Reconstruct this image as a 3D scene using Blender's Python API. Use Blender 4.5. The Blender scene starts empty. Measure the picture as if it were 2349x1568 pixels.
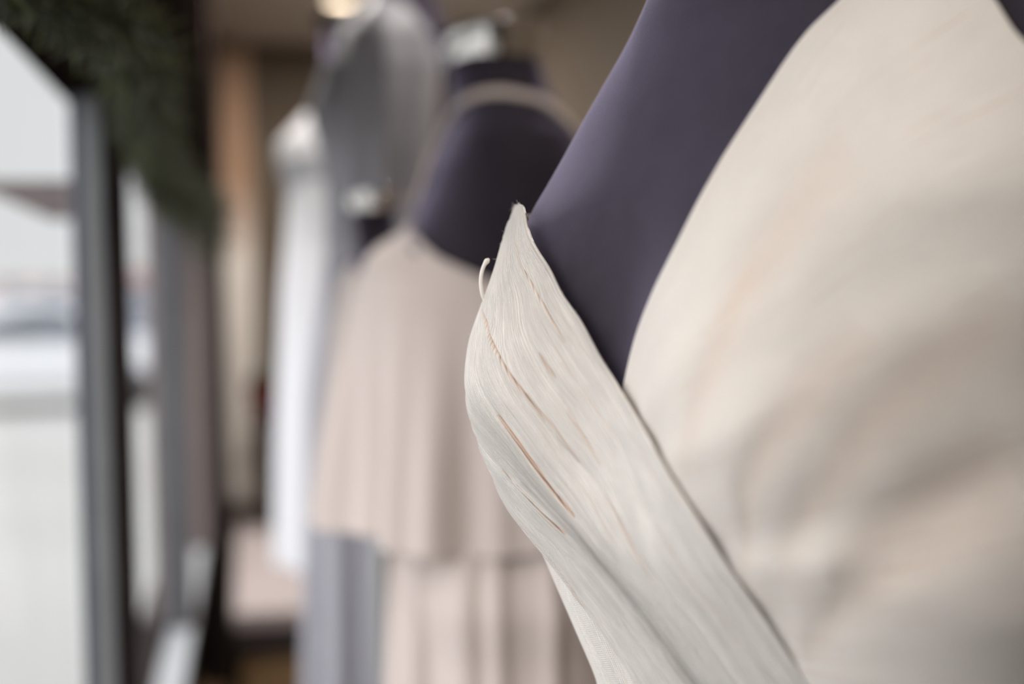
import bpy, math, random
import numpy as np
from mathutils import Matrix, Vector
random.seed(7)
rng = np.random.default_rng(7)
SC = bpy.context.scene
PI = math.pi
C = SC.collection

# ------------------------------------------------------------------ camera
W_, H_ = 2349, 1568
LENS = 50.0
F = LENS / 36 * W_
CAM = np.array([0, 0, 1.3])
YAW, PITCH, ROLL = math.radians(10.6224), math.radians(2.1859), math.radians(1.0)
MC = Matrix.Rotation(-YAW, 3, 'Z') @ Matrix.Rotation(PI / 2 - PITCH, 3, 'X') @ Matrix.Rotation(-ROLL, 3, 'Z')
MN = np.array(MC)
cd = bpy.data.cameras.new('camera')
cam = bpy.data.objects.new('camera', cd)
C.objects.link(cam)
cam.matrix_world = Matrix.Translation(CAM) @ MC.to_4x4()
cd.lens = LENS
cd.sensor_width = 36
cd.clip_start = 0.02
cd.clip_end = 500
cd.dof.use_dof = True
cd.dof.focus_distance = 0.60
cd.dof.aperture_fstop = 3.2
SC.camera = cam

# ------------------------------------------------------------------ world (bright overcast, sun behind the cloud on the street side)
wd = bpy.data.worlds.new('overcast')
SC.world = wd
wd.use_nodes = True
nt = wd.node_tree
nt.nodes.clear()
tc = nt.nodes.new('ShaderNodeTexCoord')
dot = nt.nodes.new('ShaderNodeVectorMath'); dot.operation = 'DOT_PRODUCT'
dot.inputs[1].default_value = Vector((-0.86, -0.18, 0.48)).normalized()
rp = nt.nodes.new('ShaderNodeValToRGB')
rp.color_ramp.elements[0].position = 0.25
rp.color_ramp.elements[0].color = (0.84, 0.85, 0.86, 1)
rp.color_ramp.elements[1].position = 0.95
rp.color_ramp.elements[1].color = (3.9, 3.9, 4.0, 1)
bg = nt.nodes.new('ShaderNodeBackground'); bg.inputs[1].default_value = 1.0
ow = nt.nodes.new('ShaderNodeOutputWorld')
nt.links.new(tc.outputs['Generated'], dot.inputs[0])
nt.links.new(dot.outputs['Value'], rp.inputs[0])
nt.links.new(rp.outputs[0], bg.inputs[0])
nt.links.new(bg.outputs[0], ow.inputs[0])

SC.view_settings.view_transform = 'Standard'
SC.view_settings.look = 'None'
SC.view_settings.gamma = 1
SC.view_settings.exposure = 0.0
SC.view_settings.use_curve_mapping = False
SC.cycles.use_denoising = True
SC.cycles.max_bounces = 8
SC.cycles.diffuse_bounces = 5
SC.cycles.transparent_max_bounces = 12
SC.cycles.caustics_reflective = False
SC.cycles.caustics_refractive = False
SC.cycles.sample_clamp_indirect = 6


def area(name, loc, rot, sx, sy, power, col=(1, 1, 1), portal=False, spread=PI):
    l = bpy.data.lights.new(name, 'AREA')
    l.shape = 'RECTANGLE'; l.size = sx; l.size_y = sy; l.energy = power; l.color = col
    l.spread = spread
    o = bpy.data.objects.new(name, l); C.objects.link(o)
    o.location = loc; o.rotation_euler = rot
    if portal: l.cycles.is_portal = True
    return o


HZ, SZ, WX = 1.556, 0.55, -0.22          # header height, sill height, glass plane
area('window_portal', (WX - 0.02, 2.4, (HZ + SZ) / 2), (0, -PI / 2, 0), HZ - SZ, 4.9, 1, portal=True)
LAMPS = [(0.0, 0.08), (0.48, 0.95), (0.52, 2.15), (0.02, 2.75), (0.06, 4.15), (0.31, 4.42)]  # all but the last are unseen lamps added to brighten the display
LAMP_W = [5.5, 4, 5, 8, 17, 4]


# ------------------------------------------------------------------ helpers
def ray(u, v):
    return MN @ np.array([(u - W_ / 2) / F, (H_ / 2 - v) / F, -1.0])


def P(u, v, y):
    """the place in the room that lies on the sight line (u, v) at distance y down the room"""
    d = ray(u, v)
    return CAM + d * (y / d[1])


def tag(o, label=None, cat=None, group=None, kind=None):
    if label: o['label'] = label
    if cat: o['category'] = cat
    if group: o['group'] = group
    if kind: o['kind'] = kind
    return o


def empty(name, loc, label, cat, group=None):
    o = bpy.data.objects.new(name, None); C.objects.link(o)
    o.location = loc; o.empty_display_size = 0.05
    return tag(o, label, cat, group)


class MB:
    def __init__(s): s.v = []; s.f = []; s.m = []; s.uv = None

    def add(s, vs, fs, mi=0):
        n = len(s.v); s.v += [tuple(map(float, v)) for v in vs]
        s.f += [tuple(i + n for i in f) for f in fs]; s.m += [mi] * len(fs)

    def box(s, x0, x1, y0, y1, z0, z1, mi=0, c=None, rz=0):
        vs = [(x, y, z) for x in (x0, x1) for y in (y0, y1) for z in (z0, z1)]
        if rz:
            cx, cy = c or ((x0 + x1) / 2, (y0 + y1) / 2); co, si = math.cos(rz), math.sin(rz)
            vs = [(cx + (x - cx) * co - (y - cy) * si, cy + (x - cx) * si + (y - cy) * co, z) for x, y, z in vs]
        s.add(vs, [(0, 1, 3, 2), (4, 6, 7, 5), (0, 4, 5, 1), (2, 3, 7, 6), (0, 2, 6, 4), (1, 5, 7, 3)], mi)

    def lathe(s, prof, c=(0, 0, 0), n=32, mi=0, M=None):
        vs = []
        for r, z in prof:
            for i in range(n):
                a = 2 * PI * i / n
                p = Vector((r * math.cos(a), r * math.sin(a), z))
                if M: p = M @ p
                vs.append((c[0] + p.x, c[1] + p.y, c[2] + p.z))
        fs = []
        for k in range(len(prof) - 1):
            for i in range(n):
                j = (i + 1) % n
                fs.append((k * n + i, k * n + j, (k + 1) * n + j, (k + 1) * n + i))
        s.add(vs, fs, mi)

    def tube(s, pts, rad, n=8, mi=0):
        pts = [Vector(p) for p in pts]
        if not hasattr(rad, '__len__'): rad = [rad] * len(pts)
        vs = []; up = Vector((0.13, 0.2, 1)).normalized()
        for i, p in enumerate(pts):
            t = (pts[min(i + 1, len(pts) - 1)] - pts[max(i - 1, 0)]).normalized()
            a = t.cross(up)
            if a.length < 1e-4: a = t.cross(Vector((1, 0, 0)))
            a.normalize(); b = t.cross(a).normalized(); up = a.cross(t) if a.cross(t).length > .1 else up
            for k in range(n):
                q = p + (a * math.cos(2 * PI * k / n) + b * math.sin(2 * PI * k / n)) * rad[i]
                vs.append(q)
        fs = []
        for i in range(len(pts) - 1):
            for k in range(n):
                j = (k + 1) % n
                fs.append((i * n + k, i * n + j, (i + 1) * n + j, (i + 1) * n + k))
        fs.append(tuple(range(n))[::-1]); fs.append(tuple((len(pts) - 1) * n + k for k in range(n)))
        s.add(vs, fs, mi)

    def build(s, name, mats, parent=None, smooth=False, bevel=0, loc=None):
        me = bpy.data.meshes.new(name)
        me.from_pydata(s.v, [], s.f)
        if not isinstance(mats, (list, tuple)): mats = [mats]
        for m in mats: me.materials.append(m)
        if len(mats) > 1: me.polygons.foreach_set('material_index', s.m)
        if smooth: me.polygons.foreach_set('use_smooth', [True] * len(s.f))
        me.validate(); me.update()
        o = bpy.data.objects.new(name, me); C.objects.link(o)
        if parent is not None:
            o.parent = parent
            o.matrix_parent_inverse = Matrix.Translation(-Vector(parent.location))
        if bevel:
            b = o.modifiers.new('bevel', 'BEVEL'); b.width = bevel; b.segments = 2; b.limit_method = 'ANGLE'
        return o


def grid(name, Pg, mat, parent=None, uv=None, solid=0, closed=False, offset=0, smooth=True):
    """Pg: (m, n, 3) array of points -> one mesh; closed wraps the second axis"""
    m, n, _ = Pg.shape
    me = bpy.data.meshes.new(name)
    vs = Pg.reshape(-1, 3)
    nn = n if closed else n - 1
    I, J = np.meshgrid(np.arange(m - 1), np.arange(nn), indexing='ij')
    J2 = (J + 1) % n
    fs = np.stack([I * n + J, I * n + J2, (I + 1) * n + J2, (I + 1) * n + J], -1).reshape(-1, 4)
    me.from_pydata(vs.tolist(), [], fs.tolist())
    me.materials.append(mat)
    if smooth: me.polygons.foreach_set('use_smooth', [True] * len(fs))
    if uv is not None:
        l = me.uv_layers.new(name='UVMap')
        U = uv[0][:, :nn + 1] if not closed else np.concatenate([uv[0], uv[0][:, :1] * 0 + uv[2]], 1)
        V = uv[1] if not closed else np.concatenate([uv[1], uv[1][:, :1]], 1)
        q = np.stack([np.stack([A[:-1, :-1], A[:-1, 1:], A[1:, 1:], A[1:, :-1]], -1) for A in (U, V)], -1)
        l.data.foreach_set('uv', q.reshape(-1).astype(float))
    me.update()
    o = bpy.data.objects.new(name, me); C.objects.link(o)
    if parent is not None:
        o.parent = parent
        o.matrix_parent_inverse = Matrix.Translation(-Vector(parent.location))
    if solid:
        md = o.modifiers.new('thick', 'SOLIDIFY'); md.thickness = solid; md.offset = offset
    return o


def cr(pts, n):
    """smooth curve through the points"""
    p = np.array(pts, float)
    d = np.r_[0, np.cumsum(np.linalg.norm(np.diff(p, axis=0), axis=1))]
    t = np.linspace(0, d[-1], n)
    k = len(p)
    m = np.gradient(p, d, axis=0) if k > 2 else np.repeat([(p[1] - p[0]) / d[1]], 2, 0)
    i = np.clip(np.searchsorted(d, t, side='right') - 1, 0, k - 2)
    h = (d[i + 1] - d[i])[:, None]; s = ((t - d[i])[:, None]) / h
    return (2 * s**3 - 3 * s**2 + 1) * p[i] + (s**3 - 2 * s**2 + s) * h * m[i] + (-2 * s**3 + 3 * s**2) * p[i + 1] + (s**3 - s**2) * h * m[i + 1]


def sm(a, b, x):
    t = np.clip((x - a) / (b - a), 0, 1)
    return t * t * (3 - 2 * t)


# ------------------------------------------------------------------ materials
def lin(r, g, b):
    f = lambda c: ((c / 255 + 0.055) / 1.055)**2.4 if c / 255 > 0.04045 else c / 255 / 12.92
    return (f(r), f(g), f(b), 1)


class Mat:
    def __init__(s, name, col, rough=0.6, metal=0, spec=0.5, sheen=0, **k):
        s.m = bpy.data.materials.new(name); s.m.use_nodes = True
        s.t = s.m.node_tree; s.b = s.t.nodes['Principled BSDF']
        s.b.inputs['Base Color'].default_value = col
        s.b.inputs['Roughness'].default_value = rough
        s.b.inputs['Metallic'].default_value = metal
        s.b.inputs['Specular IOR Level'].default_value = spec
        s.b.inputs['Sheen Weight'].default_value = sheen
        for a, v in k.items(): s.b.inputs[a.replace('_', ' ')].default_value = v

    def n(s, t, **k):
        q = s.t.nodes.new(t)
        for a, v in k.items():
            if hasattr(q, a): setattr(q, a, v)
        return q

    def l(s, a, b): s.t.links.new(a, b)

    def noise(s, scale, c1, c2, lo=.3, hi=.7, coord='Object', detail=3, stretch=None):
        tc = s.n('ShaderNodeTexCoord'); no = s.n('ShaderNodeTexNoise')
        no.inputs['Scale'].default_value = scale; no.inputs['Detail'].default_value = detail
        src = tc.outputs[coord]
        if stretch:
            mp = s.n('ShaderNodeMapping'); mp.inputs['Scale'].default_value = stretch
            s.l(src, mp.inputs[0]); src = mp.outputs[0]
        s.l(src, no.inputs['Vector'])
        r = s.n('ShaderNodeValToRGB'); r.color_ramp.elements[0].position = lo; r.color_ramp.elements[1].position = hi
        r.color_ramp.elements[0].color = c1; r.color_ramp.elements[1].color = c2
        s.l(no.outputs[0], r.inputs[0]); s.l(r.outputs[0], s.b.inputs['Base Color'])
        return s

    def bump(s, scale, strength, dist=0.001, stretch=None, coord='Object', detail=4):
        tc = s.n('ShaderNodeTexCoord'); no = s.n('ShaderNodeTexNoise')
        no.inputs['Scale'].default_value = scale; no.inputs['Detail'].default_value = detail
        src = tc.outputs[coord]
        if stretch:
            mp = s.n('ShaderNodeMapping'); mp.inputs['Scale'].default_value = stretch
            s.l(src, mp.inputs[0]); src = mp.outputs[0]
        s.l(src, no.inputs['Vector'])
        b = s.n('ShaderNodeBump'); b.inputs['Strength'].default_value = strength; b.inputs['Distance'].default_value = dist
        s.l(no.outputs[0], b.inputs['Height']); s.l(b.outputs[0], s.b.inputs['Normal'])
        return s


def glass_mat():
    m = bpy.data.materials.new('window_glass'); m.use_nodes = True
    t = m.node_tree; t.nodes.clear()
    tr = t.nodes.new('ShaderNodeBsdfTransparent'); tr.inputs[0].default_value = (.97, .97, .97, 1)
    gl = t.nodes.new('ShaderNodeBsdfGlossy'); gl.inputs['Roughness'].default_value = .02
    mx = t.nodes.new('ShaderNodeMixShader'); mx.inputs[0].default_value = .05
    o = t.nodes.new('ShaderNodeOutputMaterial')
    t.links.new(tr.outputs[0], mx.inputs[1]); t.links.new(gl.outputs[0], mx.inputs[2]); t.links.new(mx.outputs[0], o.inputs[0])
    return m


def knit_mat(bump=.9):
    """cream crinkled knit: fine ribs along V, tiny stitches, gold lurex threads laid in at intervals"""
    k = Mat('cream_pleated_knit', lin(236, 229, 215), rough=.62, sheen=.25, spec=.35)
    tc = k.n('ShaderNodeTexCoord'); sx = k.n('ShaderNodeSeparateXYZ'); k.l(tc.outputs['UV'], sx.inputs[0])

    def mth(op, a, b=None, c=None):
        n = k.n('ShaderNodeMath'); n.operation = op
        for i, x in enumerate((a, b, c)):
            if x is None: continue
            if isinstance(x, (int, float)): n.inputs[i].default_value = x
            else: k.l(x, n.inputs[i])
        return n.outputs[0]
    U, V = sx.outputs[0], sx.outputs[1]          # U in threads, V in metres
    wob = k.n('ShaderNodeTexNoise'); wob.inputs['Scale'].default_value = 1.0; wob.inputs['Detail'].default_value = 2
    mp = k.n('ShaderNodeMapping'); mp.inputs['Scale'].default_value = (.25, 22, 1); k.l(tc.outputs['UV'], mp.inputs[0]); k.l(mp.outputs[0], wob.inputs['Vector'])
    Uw = mth('ADD', U, mth('MULTIPLY', wob.outputs[0], 1.4))
    rib = mth('ABSOLUTE', mth('SINE', mth('MULTIPLY', Uw, PI)))
    row = mth('FLOOR', Uw)
    ph = mth('MULTIPLY', mth('MODULO', row, 2.0), .5)
    st = mth('ABSOLUTE', mth('SINE', mth('MULTIPLY', mth('ADD', mth('MULTIPLY', V, 1150), ph), PI)))
    fn0 = k.n('ShaderNodeTexNoise'); fn0.inputs['Scale'].default_value = 1; fn0.inputs['Detail'].default_value = 1
    m0 = k.n('ShaderNodeMapping'); m0.inputs['Scale'].default_value = (.12, 30, 1); k.l(tc.outputs['UV'], m0.inputs[0]); k.l(m0.outputs[0], fn0.inputs['Vector'])
    h = mth('ADD', mth('MULTIPLY', rib, .8), mth('MULTIPLY', mth('MULTIPLY', rib, st), mth('MULTIPLY', fn0.outputs[0], .75)))
    # fibre irregularity
    fn = k.n('ShaderNodeTexNoise'); fn.inputs['Scale'].default_value = 1; fn.inputs['Detail'].default_value = 5
    m2 = k.n('ShaderNodeMapping'); m2.inputs['Scale'].default_value = (1.4, 160, 1); k.l(tc.outputs['UV'], m2.inputs[0]); k.l(m2.outputs[0], fn.inputs['Vector'])
    h2 = mth('ADD', h, mth('MULTIPLY', fn.outputs[0], 1.2))
    bp = k.n('ShaderNodeBump'); bp.inputs['Strength'].default_value = bump; bp.inputs['Distance'].default_value = .0007
    k.l(h2, bp.inputs['Height']); k.l(bp.outputs[0], k.b.inputs['Normal'])
    # gold lurex: some threads, in broken runs
    wn = k.n('ShaderNodeTexWhiteNoise'); wn.noise_dimensions = '1D'; k.l(row, wn.inputs['W'])
    sel = mth('GREATER_THAN', wn.outputs['Value'], .84)
    run = k.n('ShaderNodeTexNoise'); run.inputs['Scale'].default_value = 1; run.inputs['Detail'].default_value = 2
    m3 = k.n('ShaderNodeMapping'); m3.inputs['Scale'].default_value = (.8, 14, 1); k.l(tc.outputs['UV'], m3.inputs[0]); k.l(m3.outputs[0], run.inputs['Vector'])
    rr = k.n('ShaderNodeMapRange'); rr.inputs[1].default_value = .50; rr.inputs[2].default_value = .66; k.l(run.outputs[0], rr.inputs[0])
    gold = mth('MULTIPLY', mth('MULTIPLY', sel, rr.outputs[0]), mth('MULTIPLY', mth('POWER', rib, 3.0), .38))
    at = k.n('ShaderNodeAttribute'); at.attribute_name = 'gold'  # per-point tint: warm crease shade put into the base colour
    tot = mth('MINIMUM', mth('ADD', gold, at.outputs['Fac']), 1.0)
    mx = k.n('ShaderNodeMix'); mx.data_type = 'RGBA'
    mx.inputs[6].default_value = lin(230, 223, 214); mx.inputs[7].default_value = lin(190, 120, 34)
    k.l(tot, mx.inputs[0]); k.l(mx.outputs[2], k.b.inputs['Base Color'])
    k.b.inputs['Subsurface Weight'].default_value = .12
    k.b.inputs['Subsurface Radius'].default_value = (.006, .0035, .0015)
    return k.m


def body_mat():
    m = Mat('mannequin_fabric', lin(46, 39, 44), rough=.75, spec=.2, sheen=.55)
    m.b.inputs['Sheen Tint'].default_value = (.72, .66, 1, 1)
    m.b.inputs['Sheen Roughness'].default_value = .45
    m.noise(90, lin(33, 26, 33), lin(39, 32, 40), .35, .65)
    tc = m.n('ShaderNodeTexCoord'); mp = m.n('ShaderNodeMapping'); mp.inputs['Rotation'].default_value = (.3, .5, .4)
    w1 = m.n('ShaderNodeTexWave'); w1.inputs['Scale'].default_value = 620; w1.inputs['Distortion'].default_value = 1.5; w1.bands_direction = 'DIAGONAL'
    no = m.n('ShaderNodeTexNoise'); no.inputs['Scale'].default_value = 900; no.inputs['Detail'].default_value = 4
    m.l(tc.outputs['Object'], mp.inputs[0]); m.l(mp.outputs[0], w1.inputs[0]); m.l(tc.outputs['Object'], no.inputs['Vector'])
    ad = m.n('ShaderNodeMath'); ad.operation = 'ADD'; m.l(w1.outputs['Fac'], ad.inputs[0]); m.l(no.outputs[0], ad.inputs[1])
    b = m.n('ShaderNodeBump'); b.inputs['Strength'].default_value = .32; b.inputs['Distance'].default_value = .00013
    m.l(ad.outputs[0], b.inputs['Height']); m.l(b.outputs[0], m.b.inputs['Normal'])
    return m.m


M_BODY = body_mat()
M_KNIT = knit_mat()
M_KNIT_FINE = knit_mat(.5)
M_GLASS = glass_mat()
M_CHROME = Mat('polished_silver', (.93, .92, .90, 1), rough=.14, metal=1).bump(14, .12, .003).m
M_POLE = Mat('brushed_steel', (.5, .5, .5, 1), rough=.35, metal=1).bump(200, .2, .0003).m
M_BLUSH = Mat('blush_chiffon', lin(198, 185, 178), rough=.8, sheen=.3, spec=.2).bump(700, .25, .0004).m
M_PALE = Mat('pale_blush_cotton', lin(196, 184, 177), rough=.85, sheen=.2, spec=.2).bump(500, .2, .0004).m
M_WHITE = Mat('white_crepe', lin(206, 206, 209), rough=.8, sheen=.2, spec=.2).bump(600, .2, .0004).m
M_GREY = Mat('grey_satin', lin(156, 155, 162), rough=.5, sheen=.2, spec=.4).bump(500, .15, .0003).m
M_CEIL = Mat('taupe_plaster_ceiling', lin(226, 218, 204), rough=.9, spec=.2).noise(6, lin(223, 215, 201), lin(230, 222, 208)).bump(60, .3, .001).m
M_WALL = Mat('brown_painted_wall', lin(104, 92, 79), rough=.8, spec=.3).noise(5, lin(100, 88, 75), lin(109, 97, 84)).bump(80, .3, .001).m
M_FLOOR = Mat('oak_floor', lin(120, 96, 72), rough=.5).noise(3, lin(110, 86, 62), lin(134, 108, 82), stretch=(1, 12, 1)).bump(40, .2, .001, stretch=(1, 10, 1)).m
M_DARK = Mat('dark_bronze_metal', lin(40, 33, 32), rough=.8, spec=.15).noise(20, lin(37, 30, 29), lin(45, 38, 36)).m
M_DARK2 = Mat('black_brown_timber', lin(22, 18, 16), rough=1, spec=0).noise(15, lin(18, 15, 13), lin(28, 22, 20), stretch=(1, .2, 1)).m
M_BLUEGREY = Mat('blue_grey_metal', lin(60, 62, 74), rough=.5).noise(20, lin(57, 59, 71), lin(64, 66, 78)).m
M_MID = Mat('mid_grey_metal', lin(88, 90, 94), rough=.5).noise(20, lin(85, 87, 91), lin(92, 94, 98)).m
M_ALU = Mat('anodised_aluminium', lin(116, 118, 119), rough=.5).noise(20, lin(112, 114, 115), lin(120, 122, 123)).m
M_TAUPE = Mat('taupe_metal', lin(118, 108, 106), rough=.5).noise(20, lin(114, 104, 102), lin(124, 114, 112)).m
M_SILL = Mat('pale_grey_sill', lin(176, 180, 184), rough=.35).noise(12, lin(170, 175, 180), lin(184, 187, 190)).m
M_SNOW = Mat('packed_snow', lin(177, 177, 174), rough=.8).noise(.25, lin(171, 171, 167), lin(184, 184, 182)).bump(3, .4, .02).m
M_PINK = Mat('dusty_pink_upholstery', lin(160, 147, 143), rough=.85, sheen=.1).noise(30, lin(157, 144, 140), lin(164, 151, 147)).bump(400, .3, .0005).m
M_EDGE = Mat('dark_table_edge', lin(50, 42, 40), rough=.5).noise(10, lin(46, 38, 36), lin(54, 46, 44)).m
M_WOOD = Mat('honey_wood', lin(160, 130, 92), rough=.55).noise(6, lin(148, 118, 82), lin(170, 140, 102), stretch=(1, 1, 8)).m


# ------------------------------------------------------------------ setting
def struct(name, mb, m, bevel=0):
    o = mb.build(name, m, bevel=bevel); o['kind'] = 'structure'; return o


CZ, BY, RX, FY = 2.19, 5.25, 0.92, -1.3
b = MB(); b.box(-.30, RX + .1, FY - .1, BY + .1, -.08, 0); struct('floor', b, M_FLOOR)
b = MB(); b.box(-.30, RX + .1, FY - .1, BY + .1, CZ, CZ + .1); struct('ceiling', b, M_CEIL)
b = MB(); b.box(-.30, RX + .1, BY, BY + .1, 0, CZ); struct('wall_back', b, M_WALL)
b = MB(); b.box(RX, RX + .1, FY, BY, 0, CZ); struct('wall_right', b, M_WALL)
b = MB(); b.box(-.30, RX, FY - .1, FY, 0, CZ); struct('wall_front', b, M_WALL)
b = MB(); b.box(-.25, -.19, FY, BY, 0, SZ - .02); b.box(-.225, -.19, FY, -.28, SZ - .02, HZ); struct('wall_left', b, M_DARK)
b = MB(); b.box(-.225, -.08, FY, BY, HZ, CZ); struct('wall_left_header', b, M_DARK2)
b = MB(); b.box(-.19, -.13, FY, BY, SZ - .035, SZ); struct('trim_1', b, M_SILL, .004)
b = MB(); b.box(-.25, -.19, FY, BY, SZ - .02, SZ + .012); struct('trim_2', b, M_DARK, .003)


def upright(idx, y0, y1, strips):
    """one profiled window post; strips = (x0, x1, dy, material)"""
    b = MB(); ms = []
    for x0, x1, dy, m in strips:
        if m not in ms: ms.append(m)
        b.box(x0, x1, y0 + dy, y1, SZ, HZ, ms.index(m))
    o = b.build('trim_%d' % idx, ms, bevel=.003); o['kind'] = 'structure'


X = lambda u, y: float(P(u, 900, y)[0])
upright(3, 1.88, 1.98, [(X(172, 1.88), X(205, 1.88), .012, M_BLUEGREY), (X(205, 1.88), X(250, 1.88), 0, M_ALU), (X(250, 1.88), X(293, 1.88), .02, M_DARK)])
upright(4, 3.25, 3.35, [(X(341, 3.25), X(368, 3.25), .01, M_TAUPE), (X(368, 3.25), X(416, 3.25), 0, M_MID), (X(416, 3.25), X(428, 3.25), .02, M_TAUPE)])
upright(5, 4.25, 4.34, [(X(425, 4.25), X(434, 4.25), .01, M_DARK), (X(434, 4.25), X(472, 4.25), 0, M_TAUPE)])
b = MB(); b.box(X(468, 5.0), -.075, 4.75, BY, 0, CZ); struct('trim_6', b, M_DARK, .004)
upright(7, -.30, -.22, [(-.25, -.17, 0, M_DARK)])
for i, (y0, y1) in enumerate([(-.22, 1.90), (1.97, 3.26), (3.34, 4.26), (4.33, 4.75)]):
    b = MB(); b.box(WX - .003, WX + .003, y0, y1, SZ + .005, HZ)
    struct('window_%d' % (i + 1), b, M_GLASS)

# ceiling downlights: last one in view, the others unseen and added as fill
for i, (x, y) in enumerate(LAMPS):
    t = empty('ceiling_downlight', (x, y, CZ), ['round recessed downlight in front of the cream wrap dress, nearest the viewer', 'round recessed downlight beside the cream wrap dress toward the room', 'round recessed downlight over the grey gown',
              'round recessed downlight between the grey gown and the window header', 'round recessed downlight over the left part of the pink table', 'glowing recessed downlight visible beside the farthest neck cap'][i], 'ceiling light', 'recessed ceiling downlights')
    b = MB(); b.lathe([(.045, 0), (.062, -.001), (.062, -.008), (.045, -.010), (.042, -.002)], (x, y, CZ), 40)
    b.build('trim_ring', M_ALU, t, smooth=True)
    b = MB(); b.lathe([(.0001, -.004), (.02, -.004), (.0425, -.004)], (x, y, CZ), 40)
    em = Mat('lamp_diffuser', (1, .9, .75, 1)); em.b.inputs['Emission Color'].default_value = (1, .80, .58, 1); em.b.inputs['Emission Strength'].default_value = 3 if i < 5 else 9
    b.build('diffuser', em.m, t)
    l = bpy.data.lights.new('downlight_lamp', 'AREA'); l.shape = 'DISK'; l.size = .16 if i == 0 else .08; l.energy = LAMP_W[i]; l.color = (1, .94, .88)
    o = bpy.data.objects.new('downlight_lamp', l); C.objects.link(o); o.parent = t; o.location = (0, 0, -.014)


# ------------------------------------------------------------------ mannequin torso
TA = np.array([  # z, half width, front, back
    [.86, .150, .085, .115], [.92, .160, .095, .122], [1.00, .142, .088, .102], [1.07, .120, .080, .085], [1.12, .120, .080, .084], [1.20, .138, .092, .09], [1.27, .150, .096, .097], [1.33, .157, .087, .104],
    [1.38, .152, .072, .100], [1.41, .138, .060, .090], [1.435, .108, .050, .078], [1.46, .080, .046, .064], [1.485, .060, .046, .056], [1.52, .052, .050, .05], [1.60, .05, .054, .046]])
_zs = np.linspace(.86, 1.60, 300)
TS = np.stack([np.interp(_zs, TA[:, 0], TA[:, i]) for i in range(4)], 1)
for i in (1, 2, 3):
    k_ = np.exp(-np.linspace(-2, 2, 15)**2); k_ /= k_.sum()
    TS[:, i] = np.convolve(np.pad(TS[:, i], 7, 'edge'), k_, 'valid')


TA_NEAR = np.array([
    [.86, .155, .090, .115], [.92, .165, .100, .122], [1.00, .147, .093, .102], [1.07, .1212, .0752, .085], [1.12, .1172, .0712, .084], [1.20, .1509, .1029, .09],
    [1.27, .150, .096, .097], [1.33, .1632, .0952, .104], [1.36, .1478, .0778, .104], [1.38, .1355, .0675, .1], [1.41, .1134, .0514, .09], [1.435, .092, .046, .078],
    [1.46, .076, .045, .064], [1.485, .058, .045, .056], [1.52, .052, .050, .05], [1.60, .05, .054, .046]])


def smooth_table(TA):
    TS = np.stack([np.interp(_zs, TA[:, 0], TA[:, i]) for i in range(4)], 1)
    for i in (1, 2, 3): TS[:, i] = np.convolve(np.pad(TS[:, i], 7, 'edge'), k_, 'valid')
    return TS


class Torso:
    def __init__(s, cx, cy, beta, z0=0, k=1, bust=.036, ztop=1.54, table=None, under=.036):
        s.TS = smooth_table(TA if table is None else table); s.under = under
        s.c = np.array([cx, cy]); bt = math.radians(beta)
        s.f = np.array([-math.cos(bt), -math.sin(bt)]); s.l = np.array([-s.f[1], s.f[0]])
        s.z0, s.k, s.bust, s.ztop = z0, k, bust, ztop

    def R(s, th, z):                     # z in local (adult) units
        w, f, bk = (np.interp(z, s.TS[:, 0], s.TS[:, i]) for i in (1, 2, 3))
        d = np.where(np.cos(th) > 0, f, bk); n = 2.3
        r = (np.abs(np.cos(th) / d)**n + np.abs(np.sin(th) / w)**n)**(-1 / n)
        for q in (-1, 1):
            dz = z - 1.262; sz = np.where(dz > 0, .052, s.under)
            r = r + s.bust * np.exp(-((th - q * .62) / .42)**2 - (dz / sz)**2)
        return r

    def pt(s, th, z, off=0, r=None):
        r = (s.R(th, z) if r is None else r) + off
        r = r * s.k
        x = s.c[0] + r * (np.cos(th) * s.f[0] + np.sin(th) * s.l[0])
        y = s.c[1] + r * (np.cos(th) * s.f[1] + np.sin(th) * s.l[1])
        return np.stack([x, y, s.z0 + s.k * z + 0 * r], -1)

    def hit(s, u, v, off=0):
        """(theta, z) where the sight line meets the torso (nearest approach when it misses)"""
        d = ray(u, v); t = np.linspace(.15, 4, 30000)[:, None]; p = CAM + d * t
        q = p[:, :2] - s.c; a, b_ = q @ s.f, q @ s.l
        th = np.arctan2(b_, a); z = (p[:, 2] - s.z0) / s.k; r = np.hypot(a, b_) / s.k
        g = r - s.R(th, z) - off
        i = int((g < 0).argmax()) if (g < 0).any() else int(np.argmin(g))
        return float(th[i]), float(z[i])

    def proj_sil(s): pass


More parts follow.
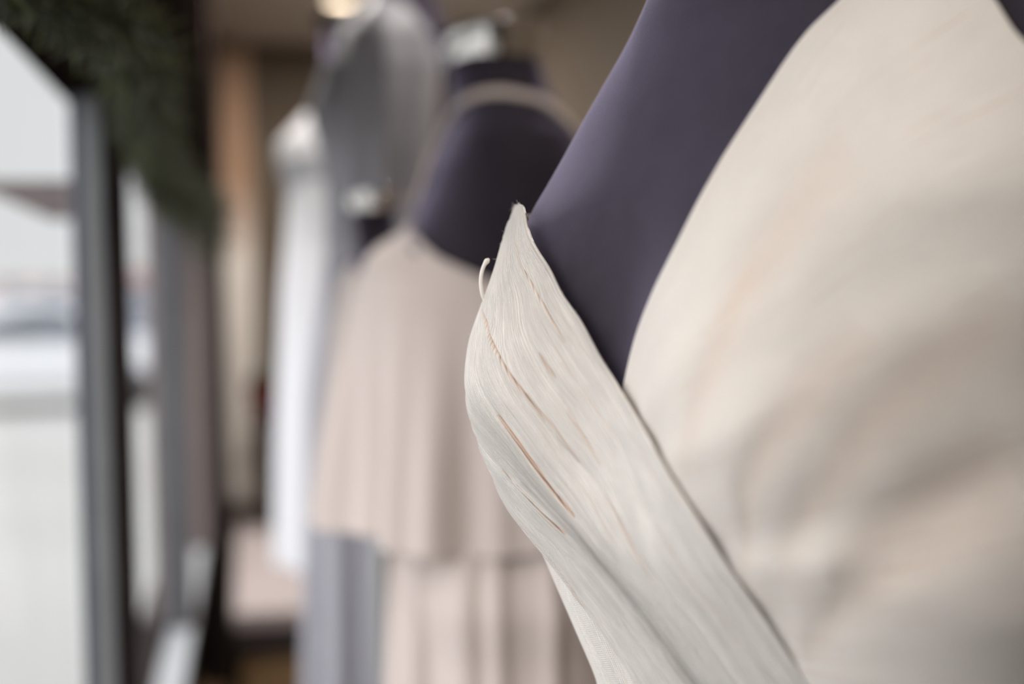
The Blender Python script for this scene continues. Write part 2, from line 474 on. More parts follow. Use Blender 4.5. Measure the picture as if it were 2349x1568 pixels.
def mannequin(ts, name, label, base_z=0.0, stand_z=0.86, group=None):
    t = empty(name, (ts.c[0], ts.c[1], base_z), label, 'mannequin', group)
    z = np.linspace(.86, ts.ztop, 150); th = np.linspace(-PI, PI, 128, endpoint=False)
    Z, TH = np.meshgrid(z, th, indexing='ij')
    G = ts.pt(TH, Z)
    low = G[0].copy()
    rings = [low * (1 - q) + np.array([*ts.c, ts.z0 + ts.k * .86]) * q for q in (1, .6, .2)]
    for r_ in rings[1:]: r_[:, 2] = ts.z0 + ts.k * (.855)
    G = np.concatenate([np.array(rings), G], 0)
    grid('torso', G, M_BODY, t, closed=True)
    # silver neck cap
    rn = ts.k * (float(ts.R(np.array(0.), np.array(ts.ztop))) + float(ts.R(np.array(PI), np.array(ts.ztop)))) / 2
    dc = ts.k * (float(ts.R(np.array(0.), np.array(ts.ztop))) - float(ts.R(np.array(PI), np.array(ts.ztop)))) / 2
    zc = ts.z0 + ts.k * ts.ztop; k = ts.k
    b = MB(); h = .040 * k; e = .004 * k
    b.lathe([(.0001, -.004), (rn - .5 * e, -.004), (rn - .1 * e, 0), (rn + .3 * e, .003 * k), (rn + 2.6 * e, h - .001 * k), (rn + 2.55 * e, h), (rn * .7, h + .0005 * k), (.0001, h + .001 * k)],
            (ts.c[0] + ts.f[0] * dc, ts.c[1] + ts.f[1] * dc, zc), 64, M=Matrix.Rotation(math.radians(-5), 3, 'Y'))
    b.build('neck_cap', M_CHROME, t, smooth=True)
    b = MB(); b.lathe([(.0001, ts.z0 + k * .87), (.0125, ts.z0 + k * .87), (.0125, base_z + .012), (.0001, base_z + .012)][::-1], (ts.c[0], ts.c[1], 0), 24)
    b.build('stand_pole', M_POLE, t, smooth=False)
    b = MB(); rb = .11 * max(k, .8)
    b.lathe([(.0001, 0), (rb, 0), (rb, .008), (rb - .006, .012), (.02, .016), (.0001, .016)], (ts.c[0], ts.c[1], base_z + .0005), 48)
    b.build('stand_base', M_POLE, t, smooth=False)
    return t


# ================================================================== A: near mannequin in the cream wrap dress
A = Torso(.238, .56, 20, bust=.034, table=TA_NEAR, under=.055)
mannequin(A, 'dress_form', 'near purple-grey fabric mannequin torso filling the wrap neckline of the cream dress')
A_EXTRA = 0


def hits(ts, pts, off=0): return [ts.hit(*p, off) for p in pts]


dressA = empty('wrap_dress', (A.c[0], A.c[1], .03), 'cream pleated knit wrap dress with gold threads on the nearest mannequin', 'dress')

# far (wearer's right) panel : neckline edge, then on down across the middle
e0 = [(-1.95, 1.314), (-1.65, 1.328), (-1.38, 1.3345), (-1.2, 1.3350)] + [A.hit(1206, 500, .0095), A.hit(1210, 527, .0090), A.hit(1220, 556, .0083), A.hit(1257, 619, .0070), A.hit(1285, 665, .006), A.hit(1329, 729, .006), A.hit(1387, 832, .0055)] + hits(A, [(1418, 884), (1490, 1010), (1560, 1130), (1700, 1340), (1830, 1535), (1930, 1690)], .0055)
print('E0', [(round(math.degrees(a)), round(z, 3)) for a, z in e0])
n_t, n_s = 420, 330
crs = lambda p, n: cr(np.array(p) * [.12, 1], n) / [.12, 1]      # even steps along the cloth, not in angle
E0 = crs(e0, n_t)
# three more pleat lines across the panel, the last its outer edge; they run round the far side of the bust
mid = [(-1.95, 1.310), (-1.55, 1.322), (-1.25, 1.322), (-1.08, 1.318)] + hits(A, [(1150, 590), (1126, 660), (1098, 760), (1096, 860), (1138, 945), (1180, 1000), (1230, 1070), (1322, 1190), (1450, 1350), (1600, 1550), (1690, 1670)], .006)
low = [(-2.00, 1.305), (-1.65, 1.312), (-1.35, 1.308), (-1.12, 1.29), (-.98, 1.265), (-.88, 1.245)] + hits(A, [(1110, 1030), (1150, 1075), (1240, 1170), (1300, 1228), (1420, 1370), (1550, 1545), (1640, 1660)], .006)
out = [(-2.05, 1.300), (-1.75, 1.290), (-1.45, 1.272), (-1.2, 1.248), (-1.05, 1.225)] + hits(A, [(1212, 1235), (1300, 1345), (1385, 1460), (1480, 1600), (1530, 1670)], .006)
ROWS = [E0] + [crs(c_, n_t) for c_ in (mid, low, out)]
tt = np.linspace(0, 1, n_t)[:, None]; ss = np.linspace(0, 1, n_s)[None, :]
kn = np.array([0, .42, .72, 1.0])
Ym = np.stack(ROWS)                                   # (4, n_t, 2)
Dm = np.gradient(Ym, kn, axis=0)
ix = np.clip(np.searchsorted(kn, ss[0], side='right') - 1, 0, 2)
hh = (kn[ix + 1] - kn[ix])[:, None, None]; xx = ((ss[0] - kn[ix]) / (kn[ix + 1] - kn[ix]))[:, None, None]
Pm = (2 * xx**3 - 3 * xx**2 + 1) * Ym[ix] + (xx**3 - 2 * xx**2 + xx) * hh * Dm[ix] + (-2 * xx**3 + 3 * xx**2) * Ym[ix + 1] + (xx**3 - xx**2) * hh * Dm[ix + 1]
TH, Z = Pm[:, :, 0].T.copy(), Pm[:, :, 1].T.copy()
S, T = np.broadcast_to(ss, TH.shape), np.broadcast_to(tt, TH.shape)


def pleat(S, T, freqs, seed, sharp=1.6):
    r = np.random.default_rng(seed); h = 0 * S
    for f, a in freqs:
        p1, p2, p3 = r.uniform(0, 2 * PI, 3)
        ph = 2 * PI * f * S + p1 + 1.3 * np.sin(2 * PI * T * r.uniform(.6, 1.4) + p2) + .8 * np.sin(2 * PI * (S * r.uniform(1, 3) + T * r.uniform(1, 2)) + p3)
        w = 1 - np.abs(np.sin(ph / 2))**(1 / sharp)          # narrow valleys -> soft ridges
        h += a * (1 - 2 * w) * (.65 + .35 * np.sin(2 * PI * (T * r.uniform(.7, 1.6) + S * 2) + p3))
    return h


h = pleat(S, T, [(7, .0007), (13, .0003), (23, .00012), (41, .00008)], 3)
gold = 0 * S


def px(G):
    q = (G - CAM) @ MN
    return W_ / 2 + F * q[..., 0] / -q[..., 2], H_ / 2 - F * q[..., 1] / -q[..., 2]


def crease(h, gold, S, T, G0, line, depth, width, g=1.0):
    """one deep fold measured along the cloth: line = where it is seen to run; becomes (s, t) on the panel"""
    U, V = px(G0)
    N = np.cross(np.gradient(G0, axis=0), np.gradient(G0, axis=1))
    N *= np.sign((N * (G0 - np.array([A.c[0], A.c[1], 0])) * [1, 1, 0]).sum(-1))[..., None]
    hid = (N * (CAM - G0)).sum(-1) < 0
    st = []
    for u, v in line:
        k = np.argmin((U - u)**2 + (V - v)**2 + 1e7 * hid); st.append((S.flat[k], T.flat[k]))
    st = np.array(sorted(st, key=lambda a: a[1]))
    t0, t1 = st[0, 1], st[-1, 1]
    sc = np.interp(T[:, 0], st[:, 1], st[:, 0])[:, None]
    q = np.clip((T - t0) / (t1 - t0), 0, 1)
    env = np.sin(PI * q)**.6 * ((T > t0) & (T < t1))
    x = (S - sc) / width
    h = h - depth * env * np.exp(-x**2) + depth * .45 * env * np.exp(-((x + 2.2) / 1.4)**2) + depth * .3 * env * np.exp(-((x - 2.4) / 1.6)**2)
    gold = np.maximum(gold, g * env**.5 * np.exp(-((x - .15) / 1.05)**2))  # paints the warm shade of the fold into the colour
    return h, gold


top = sm(1.300, 1.336, E0[:, 1])[:, None] * (1 - 1.5 * sm(-1.15, -1.6, TH))
print('top', [round(float(x), 2) for x in E0[::30, 1]])
G0 = A.pt(TH, Z, .0055 + .0042 * top)
for ln, dp, wd, g_ in [([(1138, 945), (1180, 1000), (1230, 1070), (1275, 1130), (1322, 1190)], .0025, .0075, 1.0), ([(1150, 1075), (1190, 1112), (1240, 1170), (1300, 1228)], .0023, .0065, 1.0),
                       ([(1178, 530), (1186, 565), (1200, 612), (1225, 655), (1252, 700), (1300, 790)], .0009, .0045, .45), ([(1108, 705), (1122, 755), (1145, 812), (1168, 855), (1205, 905), (1250, 970)], .0013, .0045, .6),
                       ([(1236, 806), (1255, 836), (1275, 868)], .0007, .004, .45), ([(1208, 899), (1240, 940), (1277, 987), (1330, 1060)], .0009, .004, .45), ([(1300, 935), (1340, 1000), (1380, 1070)], .0006, .004, .25),
                       ([(1090, 1000), (1110, 1060), (1140, 1110)], .0009, .004, .35), ([(1250, 1260), (1300, 1330), (1340, 1400)], .0012, .005, .4), ([(1385, 1130), (1440, 1230), (1500, 1330)], .0008, .006, .2)]:
    h, gold = crease(h, gold, S, T, G0, ln, dp, wd, g_)
off = .0055 + .0042 * top + .0008 * np.exp(-(S / .012)**2) + h * (1 - .55 * top)
G = A.pt(TH, Z, off)
uvs = (S * 118, T * .55)
drape = grid('wrap_panel', G, M_KNIT, dressA, uv=uvs, solid=.0012, offset=-1)
ga = drape.data.attributes.new('gold', 'FLOAT', 'POINT'); ga.data.foreach_set('value', gold.reshape(-1))
tag(drape, 'finely crinkled panel crossing over the other')

b = MB()
for i in range(420):
    if i < 260: a_, b_ = random.randint(12, 330), 0                       # along the neckline edge
    else: a_, b_ = random.randint(10, 200), random.randint(60, 260)       # over the side of the panel
    p0 = G[a_, b_]; L = random.uniform(.0008, .003) * (1.3 if a_ < 90 else .8)
    nr = p0 - np.array([A.c[0], A.c[1], p0[2]]); nr /= np.linalg.norm(nr)
    d1 = nr * random.uniform(.3, 1) + rng.normal(0, .7, 3) + np.array([0, 0, .35]); d1 *= L / np.linalg.norm(d1)
    b.tube([p0 - nr * .0003, p0 + d1 * .5 + rng.normal(0, .00025, 3), p0 + d1], [.00004, .00003, .000015], 4)
fz = b.build('fuzz', Mat('cotton_fibre', lin(235, 228, 218), rough=.9).m, drape); fz['kind'] = 'stuff'

# near (wearer's left) panel : runs from under the crossing up over the near shoulder
a0 = hits(A, [(1424, 890), (1490, 1040), (1560, 1150), (1700, 1360), (1830, 1560), (1930, 1700)], .003)
a0 = [(a - .10 - .06 * i, z - .004) for i, (a, z) in enumerate(a0)]
a0[0] = (a0[0][0] + .08, a0[0][1])
A0 = crs(a0, n_s)
b0 = hits(A, [(1990, -70), (2060, -90), (2150, -80), (2230, -40)]) + hits(A, [(2330, 90)])
print('B0', [(round(math.degrees(a)), round(z, 3)) for a, z in b0])
b0 = b0 + [(b0[-1][0] + .12, b0[-1][1] - .03), (b0[-1][0] + .35, 1.31), (1.95, 1.27), (2.05, 1.22), (2.1, 1.16), (2.1, 1.08)]
B0 = crs(b0, n_s)
nk = hits(A, [(1424, 890), (1440, 820), (1500, 672), (1600, 470), (1670, 345), (1750, 220), (1850, 75), (1920, 5), (1990, -70)], .003)
NK = crs(nk, n_t)
q = tt
lin0 = A0[:1] * (1 - q) + B0[:1] * q
dev = NK - lin0
TH = A0[:, 0][None, :] * (1 - q) + B0[:, 0][None, :] * q + dev[:, 0:1] * (1 - ss)**2
Z = A0[:, 1][None, :] * (1 - q) + B0[:, 1][None, :] * q + dev[:, 1:2] * (1 - ss)**2
h = sum(a_ * np.cos(2 * PI * f_ * S + p_ + .6 * np.sin(2 * PI * .5 * T + p_)) for f_, a_, p_ in ((5.0, .0009, .4), (8.3, .0005, 2.0), (13.7, .00008, 4.1)))
h = h * sm(0, .05, S) * sm(.0, .22, T)
gold = 0 * S
lift = .0022 + .0022 * sm(.05, .25, T)
lift = lift + .012 * np.exp(-((Z - 1.188) / .036)**2 - ((TH - 1.0) / .50)**2) * sm(.12, .5, T)
G0 = A.pt(TH, Z, lift)
for ln, dp, wd in [([(1700, 1320), (1706, 1125), (1767, 998), (1880, 860), (2000, 760)], .0010, .026), ([(1840, 1490), (1950, 1370), (2063, 1278), (2200, 1190), (2340, 1120)], .0022, .040),
                   ([(1900, 1330), (2012, 1227), (2165, 1125), (2340, 1020)], .0014, .035), ([(1560, 1080), (1600, 900), (1700, 650), (1850, 450), (1950, 330)], .0010, .03),
                   ([(1780, 1300), (1850, 1150), (1980, 980), (2150, 820), (2340, 690)], .0008, .03)]:
    h, gold = crease(h, gold, S, T, G0, ln, dp, wd, .25)
G = A.pt(TH, Z, lift + h * .8)
dn = grid('wrap_panel', G, M_KNIT_FINE, dressA, uv=(S * 330, T * .45), solid=.0012, offset=-1)
ga = dn.data.attributes.new('gold', 'FLOAT', 'POINT'); ga.data.foreach_set('value', gold.reshape(-1) * .6 + .03)  # painted crease warmth plus an even warm shade over the panel
tag(dn, 'broad softly folded panel tucked under the other')

# back of the bodice and the skirt
th = np.linspace(1.9, 2 * PI + .25, 220)[None, :]
zt = np.interp(2 * PI - th, [-.25, .05, .35, .7, 1.3, 1.9, 2.3, 3.1, 2 * PI - 2.3, 2 * PI - 1.9], [1.09, 1.11, 1.16, 1.235, 1.262, 1.262, 1.25, 1.25, 1.24, 1.20])
Zb = zt * (1 - np.linspace(0, 1, 60)[:, None]) + 1.05 * np.linspace(0, 1, 60)[:, None]
THb = th + 0 * Zb
grid('bodice_back', A.pt(THb, Zb, .0032 + .0006 * np.sin(THb * 30 + 20 * Zb)), M_KNIT, dressA, uv=(THb * 60, Zb), solid=.0012, offset=-1)
th = np.linspace(-PI, PI, 360, endpoint=False)[None, :]; q = np.linspace(0, 1, 90)[:, None]
zk = 1.128 - 1.083 * q
rk = A.R(th, np.maximum(zk, 1.0)) + .0022 + .004 * sm(0, .06, q) + .10 * sm(.03, 1.2, q) + ((.002 + .012 * q) * np.sin(th * 22 + 2 * np.sin(th * 3)) + .003 * np.sin(th * 47)) * sm(.01, .08, q)
G = A.pt(th + 0 * zk, zk + 0 * th, 0, rk)
grid('skirt', G, M_KNIT, dressA, uv=(th * 110 + 0 * zk, zk + 0 * th, 110 * PI), closed=True, solid=.0012)

# loose thread at the side of the far panel, and the fuzz on its peak
b = MB()
pts = cr([P(1124, 700, .622), P(1109, 682, .618), P(1103, 650, .617), P(1105, 625, .617), P(1114, 602, .618), P(1121, 594, .619)], 24)
b.tube(pts, [.00085 - .0000 * i for i in range(20)] + [.0009, .0011, .0012, .0006], 8)
ob = b.build('loose_thread', M_KNIT, dressA, smooth=True)


# ================================================================== B: blush dress with deep flounce
B = Torso(float(P(1130, 300, 1.56)[0]), 1.56, -2, z0=.05, ztop=1.497, bust=.03)
mannequin(B, 'dress_form', 'purple-grey fabric mannequin with silver neck cap wearing the blush dress')
dressB = empty('tiered_dress', (B.c[0], B.c[1], .03), 'blush pink camisole dress with a deep flounce over a gathered skirt', 'dress')
na = 400
th = np.linspace(-PI, PI, na, endpoint=False)[None, :]
q = np.linspace(0, 1, 160)[:, None]
at = np.abs(th)
ah = np.array(hits(B, [(944, 446), (952, 500), (965, 545), (1010, 590), (1100, 632), (1230, 690), (1330, 720)]))
print('armhole', np.round(ah, 3).tolist())
ztop = np.interp(at, ah[:, 0], ah[:, 1]) + 0 * th
zh = .985 + .006 * np.sin(th * 3 + 1)
zl = ztop * (1 - q) + zh * q
fall = (1.352 - zl)
rb = B.R(th + 0 * zl, zl) + .004
r_t = B.R(th, ztop) + .004
fl = np.interp(fall, [0, .035, .07, .11, .2, .37], [.0, .030, .055, .066, .075, .092])
rbase = np.interp(th[0], [-PI, -1.6, 0, 1.6, PI], [.090, .115, .088, .115, .090])[None, :]
rr = np.maximum(rb * (1 - sm(0, .25, q)) + 0, rbase + fl * (.6 + .4 * np.cos(th)**2))
rr = np.where(q < .02, r_t, rr)
rr = r_t * (1 - sm(0, .12, q)) + rr * sm(0, .12, q)
amp = .025 * sm(.05, .9, q)
rr = rr + amp * (np.sin(th * 9 + .8 * np.sin(th * 2 + 1)) * .55 + .35 * np.sin(th * 5 + 2) + .25 * np.sin(th * 17 + 3 * np.sin(th)))
G = B.pt(th + 0 * zl, zl, 0, rr)
grid('flounce', G, M_BLUSH, dressB, closed=True, solid=.0012)
q = np.linspace(0, 1, 120)[:, None]
zk = 1.06 * (1 - q) + .0 * q
rk = np.maximum(.088 + .024 * np.abs(np.sin(th)) + .02 * sm(0, .1, q), B.R(th, np.maximum(zk, .87)) + .012) + .055 * q + (.006 + .01 * q) * (np.sin(th * 19 + np.sin(th * 4)) * .6 + .5 * np.sin(th * 11 + 1) + .3 * np.sin(th * 37))
G = B.pt(th + 0 * zk, zk + 0 * th, 0, rk)
grid('skirt', G, M_BLUSH, dressB, closed=True, solid=.0012)


def strap(ts, pts, w, name, parent, mat, off=.003, n=80):
    c_ = cr(hits(ts, pts) if len(pts[0]) == 2 and pts[0][0] > 10 else pts, n)
    p = ts.pt(c_[:, 0], c_[:, 1], off)
    d = np.gradient(p, axis=0); d /= np.linalg.norm(d, axis=1)[:, None]
    ctr = np.array([*ts.c, 0]); nr = p - ctr; nr[:, 2] = 0; nr /= np.linalg.norm(nr, axis=1)[:, None]; nr[:, 2] += .5
    sd = np.cross(d, nr); sd /= np.linalg.norm(sd, axis=1)[:, None]
    nn = np.cross(sd, d)
    rows = [p + sd * (w / 2 * a) + nn * (.0015 * (1 - a * a)) for a in np.linspace(-1, 1, 7)]
    return grid(name, np.stack(rows, 1), mat, parent, solid=.002)


st_l = [(.14, 1.342), (.22, 1.385), (.42, 1.415), (.75, 1.437), (1.15, 1.450), (1.7, 1.452), (2.2, 1.43), (2.5, 1.38), (2.62, 1.32), (2.65, 1.24)]
strap(B, st_l, .011, 'strap', dressB, M_BLUSH, off=.004)
strap(B, [(-a, z) for a, z in st_l], .011, 'strap', dressB, M_BLUSH, off=.004)

strap(A, [(1.13, 1.411), (1.20, 1.4165), (1.32, 1.423), (1.55, 1.428), (1.85, 1.42), (2.15, 1.39), (2.35, 1.34), (2.45, 1.25)], .026, 'shoulder_strap', dressA, M_KNIT, off=.0012)

# ================================================================== D: grey satin gown
TA_LEAN = TA.copy()
for z_, d_ in ((1.38, .010), (1.41, .020), (1.435, .028), (1.46, .036), (1.485, .040), (1.52, .042), (1.60, .044)):
    k0 = int(np.argmin(np.abs(TA_LEAN[:, 0] - z_))); TA_LEAN[k0, 2] -= d_; TA_LEAN[k0, 3] += d_
D = Torso(float(P(870, 300, 2.4)[0]), 2.4, -4, z0=.33, bust=.02, table=TA_LEAN)
mannequin(D, 'dress_form', 'tall purple-grey fabric mannequin inside the grey satin gown')
dressD = empty('evening_gown', (D.c[0], D.c[1], .03), 'long grey satin gown with gathered bodice behind the blush dress', 'dress')
th = np.linspace(-2.45, 2.45, 300)[None, :]; q = np.linspace(0, 1, 120)[:, None]
zt = 1.44 - .03 * np.cos(th * 1.3)**2 * (np.abs(th) < 1.0) - .10 * sm(1.7, 2.45, np.abs(th))
zl = zt * (1 - q) + 1.02 * q
G = D.pt(th + 0 * zl, zl, .005 + .0035 * (np.sin(th * 16 + 2 * q) + .6 * np.sin(th * 9 - q)) * sm(0, .2, q))
grid('bodice', G, M_GREY, dressD, solid=.0012)
th = np.linspace(-PI, PI, 360, endpoint=False)[None, :]; q = np.linspace(0, 1, 120)[:, None]
zk = 1.07 * (1 - q) + (-.30) * q
rk = D.R(th, 1.07 + 0 * th) + .006 + .030 * sm(0, .22, q) + .04 * q + (.003 + .010 * q) * (np.sin(th * 14 + np.sin(th * 3)) + .5 * np.sin(th * 25))
G = D.pt(th + 0 * zk, zk + 0 * th, 0, rk)
grid('skirt', G, M_GREY, dressD, closed=True, solid=.0012)

# ================================================================== E: white dress, farthest
Ee = Torso(float(P(815, 200, 3.0)[0]) - .012, 3.02, 4, z0=.30, bust=.02)
mannequin(Ee, 'dress_form', 'farthest purple-grey mannequin with silver neck cap wearing the white dress')
dressE = empty('white_dress', (Ee.c[0], Ee.c[1], .7), 'white V-neck crepe dress flaring to a rounded hem, farthest from the camera', 'dress')
th = np.linspace(-PI, PI, 320, endpoint=False)[None, :]; q = np.linspace(0, 1, 160)[:, None]
zt = 1.405 - .035 * np.cos(th)**2 + 0 * th
zh = .43 + .004 * np.sin(th * 5)
zl = zt * (1 - q) + zh * q
rfr = np.interp(zl, [.43, .70, 1.00, 1.15, 1.22, 1.27, 1.31, 1.35, 1.37, 1.41], [.176, .168, .152, .136, .134, .152, .150, .112, .092, .082])
rsd = np.interp(zl, [.43, .8, 1.1, 1.27, 1.38, 1.41], [.19, .17, .14, .165, .16, .145])
rr = 1 / np.sqrt((np.cos(th) / rfr)**2 + (np.sin(th) / rsd)**2)
rr = np.maximum(rr, Ee.R(th + 0 * zl, zl) + .004) + .004 * sm(.3, 1, q) * (np.sin(th * 9) + np.sin(th * 5 + 1))
G = Ee.pt(th + 0 * zl, zl, 0, rr)
grid('dress_body', G, M_WHITE, dressE, closed=True, solid=.0015)

# ================================================================== child form
K = Torso(float(P(860, 500, 1.96)[0]), 1.96, 0, z0=.478, k=.6, bust=.004, ztop=1.553)
mannequin(K, 'child_dress_form', 'small mannequin whose silver neck cap shows before the grey gown')
dressK = empty('child_dress', (K.c[0], K.c[1], .9), 'small pale blush dress mostly hidden behind the flounced dress', 'dress')
th = np.linspace(-PI, PI, 240, endpoint=False)[None, :]; q = np.linspace(0, 1, 120)[:, None]
zt = 1.455 - .03 * np.abs(np.cos(th)); zl = zt * (1 - q) + .85 * q
rr = np.maximum(K.R(th + 0 * zl, zl) + .008, .082 + .085 * q) * sm(-.25, .12, q) + .006 * q * np.sin(th * 11)
G = K.pt(th + 0 * zl, zl, 0, rr)
grid('dress_body', G, M_PALE, dressK, closed=True, solid=.0015)

# ================================================================== garland along the header
gpath = cr([P(-120, -120, .84), P(20, -50, .93), P(120, 0, .98), P(215, 35, 1.02), P(290, 90, 1.12), P(330, 215, 1.42), P(350, 320, 1.72), P(390, 420, 2.05), P(440, 480, 2.35), P(480, 510, 2.6), P(488, 580, 2.62)], 90)
gmat = []
for i, c_ in enumerate([(50, 54, 24), (78, 84, 36), (34, 36, 18)]):
    gmat.append(Mat('fir_needle_green_%d' % i, lin(*c_), rough=.6).m)
b = MB()
for k in range(12000):
    i = random.randint(0, 88); f = random.random()
    p = gpath[i] * (1 - f) + gpath[i + 1] * f
    a = random.uniform(0, 2 * PI); ph = random.uniform(-1, 1)
    rad = (.026 + .018 * i / 89) * random.random()**.6 * (1 + .2 * math.sin(i * .9))
    dr = np.array([math.cos(a) * math.sqrt(1 - ph * ph), math.sin(a) * math.sqrt(1 - ph * ph), ph])
    c0 = p + dr * rad; d2 = dr + rng.normal(0, .5, 3); d2 /= np.linalg.norm(d2)
    L = random.uniform(.014, .026); sd = np.cross(d2, rng.normal(0, 1, 3)); sd /= np.linalg.norm(sd)
    up = np.cross(d2, sd); w = .0011
    v_ = [c0 + sd * w, c0 - sd * w * .5 + up * w, c0 - sd * w * .5 - up * w, c0 + d2 * L]
    if any(p_[2] > HZ - .002 and p_[0] < -.078 for p_ in v_): continue
    b.add(v_, [(0, 1, 3), (1, 2, 3), (2, 0, 3)], random.choice([0, 0, 1, 2, 2]))
garl = empty('fir_garland', gpath[40], 'green fir garland hanging in a swag along the dark window header', 'garland')
b.build('needles', gmat, garl)
b = MB(); b.tube(gpath, .006, 8); b.build('wire_stem', M_DARK2, garl)

# ================================================================== back of the window display
b = MB()
nx = 90
xs = np.linspace(X(512, 5.1), X(590, 5.1), nx)[None, :]
zc = np.linspace(CZ - .02, float(P(550, 1165, 5.1)[2]), 40)[:, None]
G = np.stack([xs + 0 * zc, 5.12 + .022 * np.sin((xs - xs[0, 0]) * 260) + 0 * zc, zc + 0 * xs], -1)
mc = Mat('dip_dyed_linen', lin(234, 226, 218), rough=.85)  # base colour runs from off-white below to tan above
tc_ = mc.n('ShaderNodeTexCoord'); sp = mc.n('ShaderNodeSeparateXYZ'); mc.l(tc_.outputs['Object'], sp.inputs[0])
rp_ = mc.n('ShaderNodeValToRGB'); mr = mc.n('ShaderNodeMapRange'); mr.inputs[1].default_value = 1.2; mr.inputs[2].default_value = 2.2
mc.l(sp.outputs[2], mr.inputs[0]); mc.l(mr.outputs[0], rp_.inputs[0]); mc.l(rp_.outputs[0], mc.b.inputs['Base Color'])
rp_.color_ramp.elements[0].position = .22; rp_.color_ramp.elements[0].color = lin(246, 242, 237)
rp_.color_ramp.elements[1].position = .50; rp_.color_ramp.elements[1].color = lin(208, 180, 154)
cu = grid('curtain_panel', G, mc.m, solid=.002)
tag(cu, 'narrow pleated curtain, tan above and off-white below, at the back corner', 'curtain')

tb = empty('display_table', (.3, 4.4, 0), 'low wooden display table with a dusty pink padded top and dark edge', 'table')
ty0, ty1, tx0, tx1 = 3.60, 5.20, float(P(535, 1400, 3.6)[0]), .62
b = MB(); b.box(tx0, tx1, ty0, ty1, .455, .50); b.build('padded_top', M_PINK, tb, bevel=.008)
b = MB(); b.box(tx0 + .004, tx1 - .004, ty0 + .004, ty1 - .004, .385, .4545); b.build('edge_band', M_EDGE, tb, bevel=.003)
b = MB(); b.box(tx0 + .02, tx1 - .02, ty0 + .02, ty1 - .02, 0, .3845); b.build('body', M_WOOD, tb)
pp = P(608, 1130, 4.95)
pl = empty('potted_plant', (pp[0], pp[1], .5), 'small green plant in a dark red pot on the pink table top', 'plant')
zr = float(P(608, 880, 4.95)[2])
zp = zr - .13
b = MB(); b.lathe([(.0001, .501), (.055, .501), (.055, .512), (.018, .53), (.018, zp - .02), (.05, zp - .012), (.05, zp - .001), (.0001, zp - .001)], (pp[0], pp[1], 0), 32)
b.build('pot_stand', M_EDGE, pl, smooth=False)
b = MB(); b.lathe([(.0001, zp), (.038, zp), (.05, zr - .03), (.055, zr - .03), (.055, zr), (.05, zr), (.048, zr - .02), (.0001, zr - .02)], (pp[0], pp[1], 0), 32)
b.build('pot', Mat('dark_red_glaze', lin(110, 30, 26), rough=.4).m, pl, smooth=True)
b = MB()
for k in range(60):
    a = random.uniform(0, 2 * PI); e = random.uniform(.2, 1.4); L = random.uniform(.05, .10)
    d_ = np.array([math.cos(a) * math.cos(e), math.sin(a) * math.cos(e), math.sin(e)]); c0 = np.array([pp[0], pp[1], zr - .02])
    sd = np.array([-math.sin(a), math.cos(a), 0]) * .012
    b.add([c0, c0 + d_ * L * .5 + sd, c0 + d_ * L, c0 + d_ * L * .5 - sd], [(0, 1, 2), (0, 2, 3)])
b.build('leaves', Mat('leaf_green', lin(62, 84, 44), rough=.5).m, pl)

# ================================================================== outside
b = MB(); b.box(-60, -.301, -30, 200, -.3, -.12); b.box(-.3, 60, 5.4, 200, -.3, -.12); struct('ground', b, M_SNOW)
# bracket of the awning outside the first pane
zt_, zb_ = float(P(100, 412, 2.15)[2]), float(P(140, 498, 2.15)[2])
x0_, x1_, x2_ = float(P(-60, 420, 2.15)[0]), float(P(105, 420, 2.15)[0]), float(P(200, 420, 2.15)[0])
b = MB()
v_ = [(x0_, zt_), (x2_, zt_), (x2_, zb_), (x1_, zb_), (x0_, zt_ - .008)]
b.add([(x, 2.15, z) for x, z in v_] + [(x, 2.22, z) for x, z in v_], [(4, 3, 2, 1, 0), (5, 6, 7, 8, 9), (0, 1, 6, 5), (1, 2, 7, 6), (2, 3, 8, 7), (3, 4, 9, 8), (4, 0, 5, 9)])
tag(b.build('sign_bracket', M_TAUPE, bevel=.002), 'dark tapering sign bracket outside the window beside the first post', 'bracket')


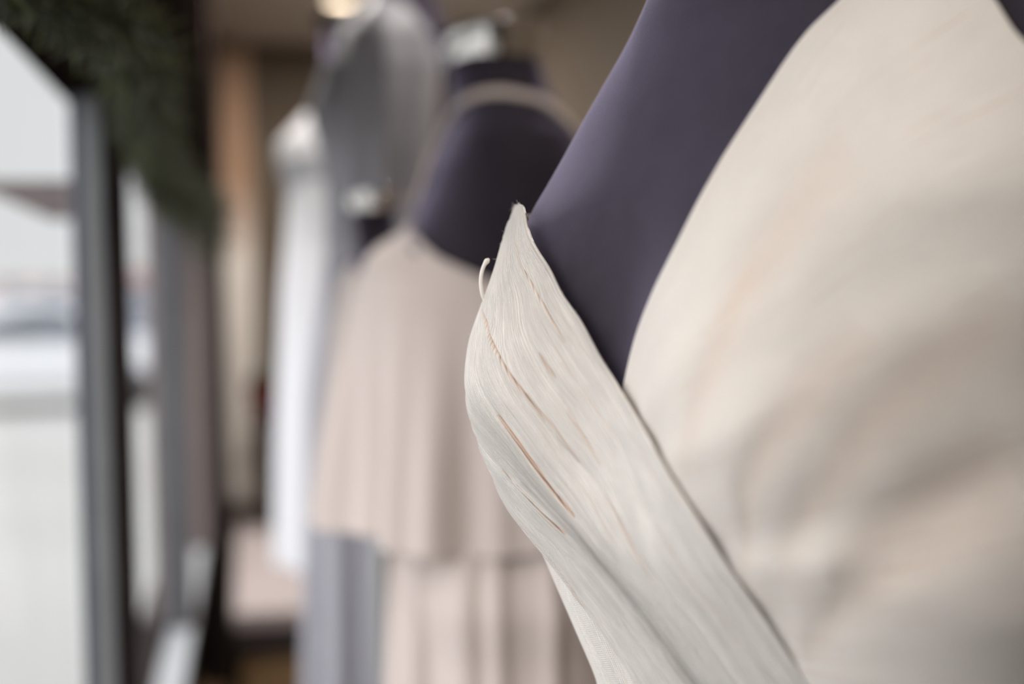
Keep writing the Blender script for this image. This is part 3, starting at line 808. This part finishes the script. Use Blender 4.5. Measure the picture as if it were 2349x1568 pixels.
def car(x, y, L, Wd, Hh, col, label, rz=PI / 2, lamp=False):
    t = empty('car', (x, y, -.12), label, 'car', None)
    co, si = math.cos(rz), math.sin(rz)
    def tr(p): return (x + p[0] * co - p[1] * si, y + p[0] * si + p[1] * co, -.12 + p[2])
    prof = [(-L / 2, .30), (-L / 2, .62), (-L * .46, .78), (-L * .40, .82), (-L * .30, Hh * .98), (L * .05, Hh), (L * .16, Hh * .96), (L * .27, .92), (L * .46, .80), (L / 2, .62), (L / 2, .30)]
    b = MB(); n = len(prof)
    vs = [tr((a, s_ * Wd / 2 * (1 if z < .9 else .84), z)) for s_ in (-1, 1) for a, z in prof]
    b.add(vs, [tuple(range(n)), tuple(range(2 * n - 1, n - 1, -1))] + [((i + 1) % n, i, n + i, n + (i + 1) % n) for i in range(n)])
    paint = Mat('car_paint', lin(*col), rough=.3).m
    b.build('body', paint, t, bevel=.05)
    dk = Mat('car_glass', lin(112, 118, 126), rough=.1).m
    b = MB()
    for s_ in (-1, 1):
        w = s_ * (Wd / 2 * .84 + .012)
        vs = [tr(p) for p in [(-L * .36, s_ * Wd / 2 * .93, .90), (-L * .28, w, Hh * .93), (L * .12, w, Hh * .92), (L * .23, s_ * Wd / 2 * .93, .92)]]
        b.add(vs, [(0, 1, 2, 3) if s_ > 0 else (3, 2, 1, 0)])
    for xa, xb, za, zb in ((-L * .415, -L * .315, .86, Hh * .93), (L * .262, L * .175, .95, Hh * .93)):
        b.add([tr(p) for p in [(xa, -Wd * .40, za), (xa, Wd * .40, za), (xb, Wd * .38, zb), (xb, -Wd * .38, zb)]], [(0, 1, 2, 3)])
    b.build('windows', dk, t)
    for a in (-L * .31, L * .31):
        for s_ in (-1, 1):
            b = MB(); b.lathe([(.0001, -.1), (.2, -.1), (.31, -.09), (.31, .09), (.2, .1), (.0001, .1)], tr((a, s_ * (Wd / 2 - .1), .31)), 24, M=Matrix.Rotation(rz, 3, 'Z') @ Matrix.Rotation(PI / 2, 3, 'X'))
            b.build('wheel', Mat('tyre_rubber', lin(40, 40, 42), rough=.8).m, t)
    if lamp:
        for s_ in (-1, 1):
            e = Mat('headlamp', (1, .8, .6, 1)); e.b.inputs['Emission Color'].default_value = (1, .62, .42, 1); e.b.inputs['Emission Strength'].default_value = 2.2
            b = MB(); b.lathe([(.0001, .03), (.07, .02), (.09, -.02), (.0001, -.02)], tr((-L / 2 - .01, s_ * Wd * .36, .66)), 20, M=Matrix.Rotation(rz, 3, 'Z') @ Matrix.Rotation(-PI / 2, 3, 'Y'))
            b.build('headlamp', e.m, t)
    return t


def gx(u, y): return float(P(u, 800, y)[0])


car(gx(40, 19), 19, 4.4, 1.8, 1.35, (226, 228, 232), 'white car parked on the snowy street, farthest to the left', rz=.15)
car(gx(122, 27), 27, 4.3, 1.8, 1.5, (126, 128, 138), 'blue-grey car facing the shop beyond the white car', rz=PI / 2, lamp=True)
car(gx(312, 33), 33, 4.2, 1.75, 1.35, (150, 156, 170), 'pale blue-grey car seen between the window posts', rz=PI / 2)
car(gx(300, 43), 43, 4.4, 1.8, 1.9, (178, 96, 92), 'red car parked farthest along the street', rz=PI / 2)


def house(x, y, w, d, h_, col, label, roof):
    t = empty('building', (x, y, -.12), label, 'building', 'pale buildings far down the street')
    wm = Mat('pale_render', lin(*col), rough=.9).noise(1, lin(*[c - 5 for c in col]), lin(*[c + 4 for c in col])).m
    b = MB(); b.box(x - w / 2, x + w / 2, y, y + d, -.12, h_); b.build('walls', wm, t)
    b = MB(); b.add([(x - w / 2 - .3, y - .3, h_), (x + w / 2 + .3, y - .3, h_), (x + w / 2 + .3, y + d, h_), (x - w / 2 - .3, y + d, h_), (x - w / 2 + 1, y + d / 2, h_ + roof), (x + w / 2 - 1, y + d / 2, h_ + roof)],
          [(0, 1, 5, 4), (2, 3, 4, 5), (0, 4, 3), (1, 2, 5), (3, 2, 1, 0)]); b.build('roof', M_SNOW, t)
    for k in range(int(w // 3)):
        xx = x - w / 2 + 1.2 + k * 3
        b = MB(); b.box(xx, xx + 1.1, y - .06, y, 1.0, 2.3); b.build('window', Mat('shaded_glass', lin(150, 154, 164), rough=.2).m, t)  # panes in one even pale grey


house(gx(20, 110), 110, 15, 10, 2.5, (222, 208, 204), 'low pinkish building with snowy roof at the far left end of the street', .8)
house(gx(255, 140), 140, 12, 10, 2.6, (214, 210, 208), 'low pale grey building with snowy roof behind the first window post', .8)
house(gx(400, 105), 105, 8, 10, 3.0, (190, 170, 158), 'low tan building with snowy roof beyond the second window post', .8)
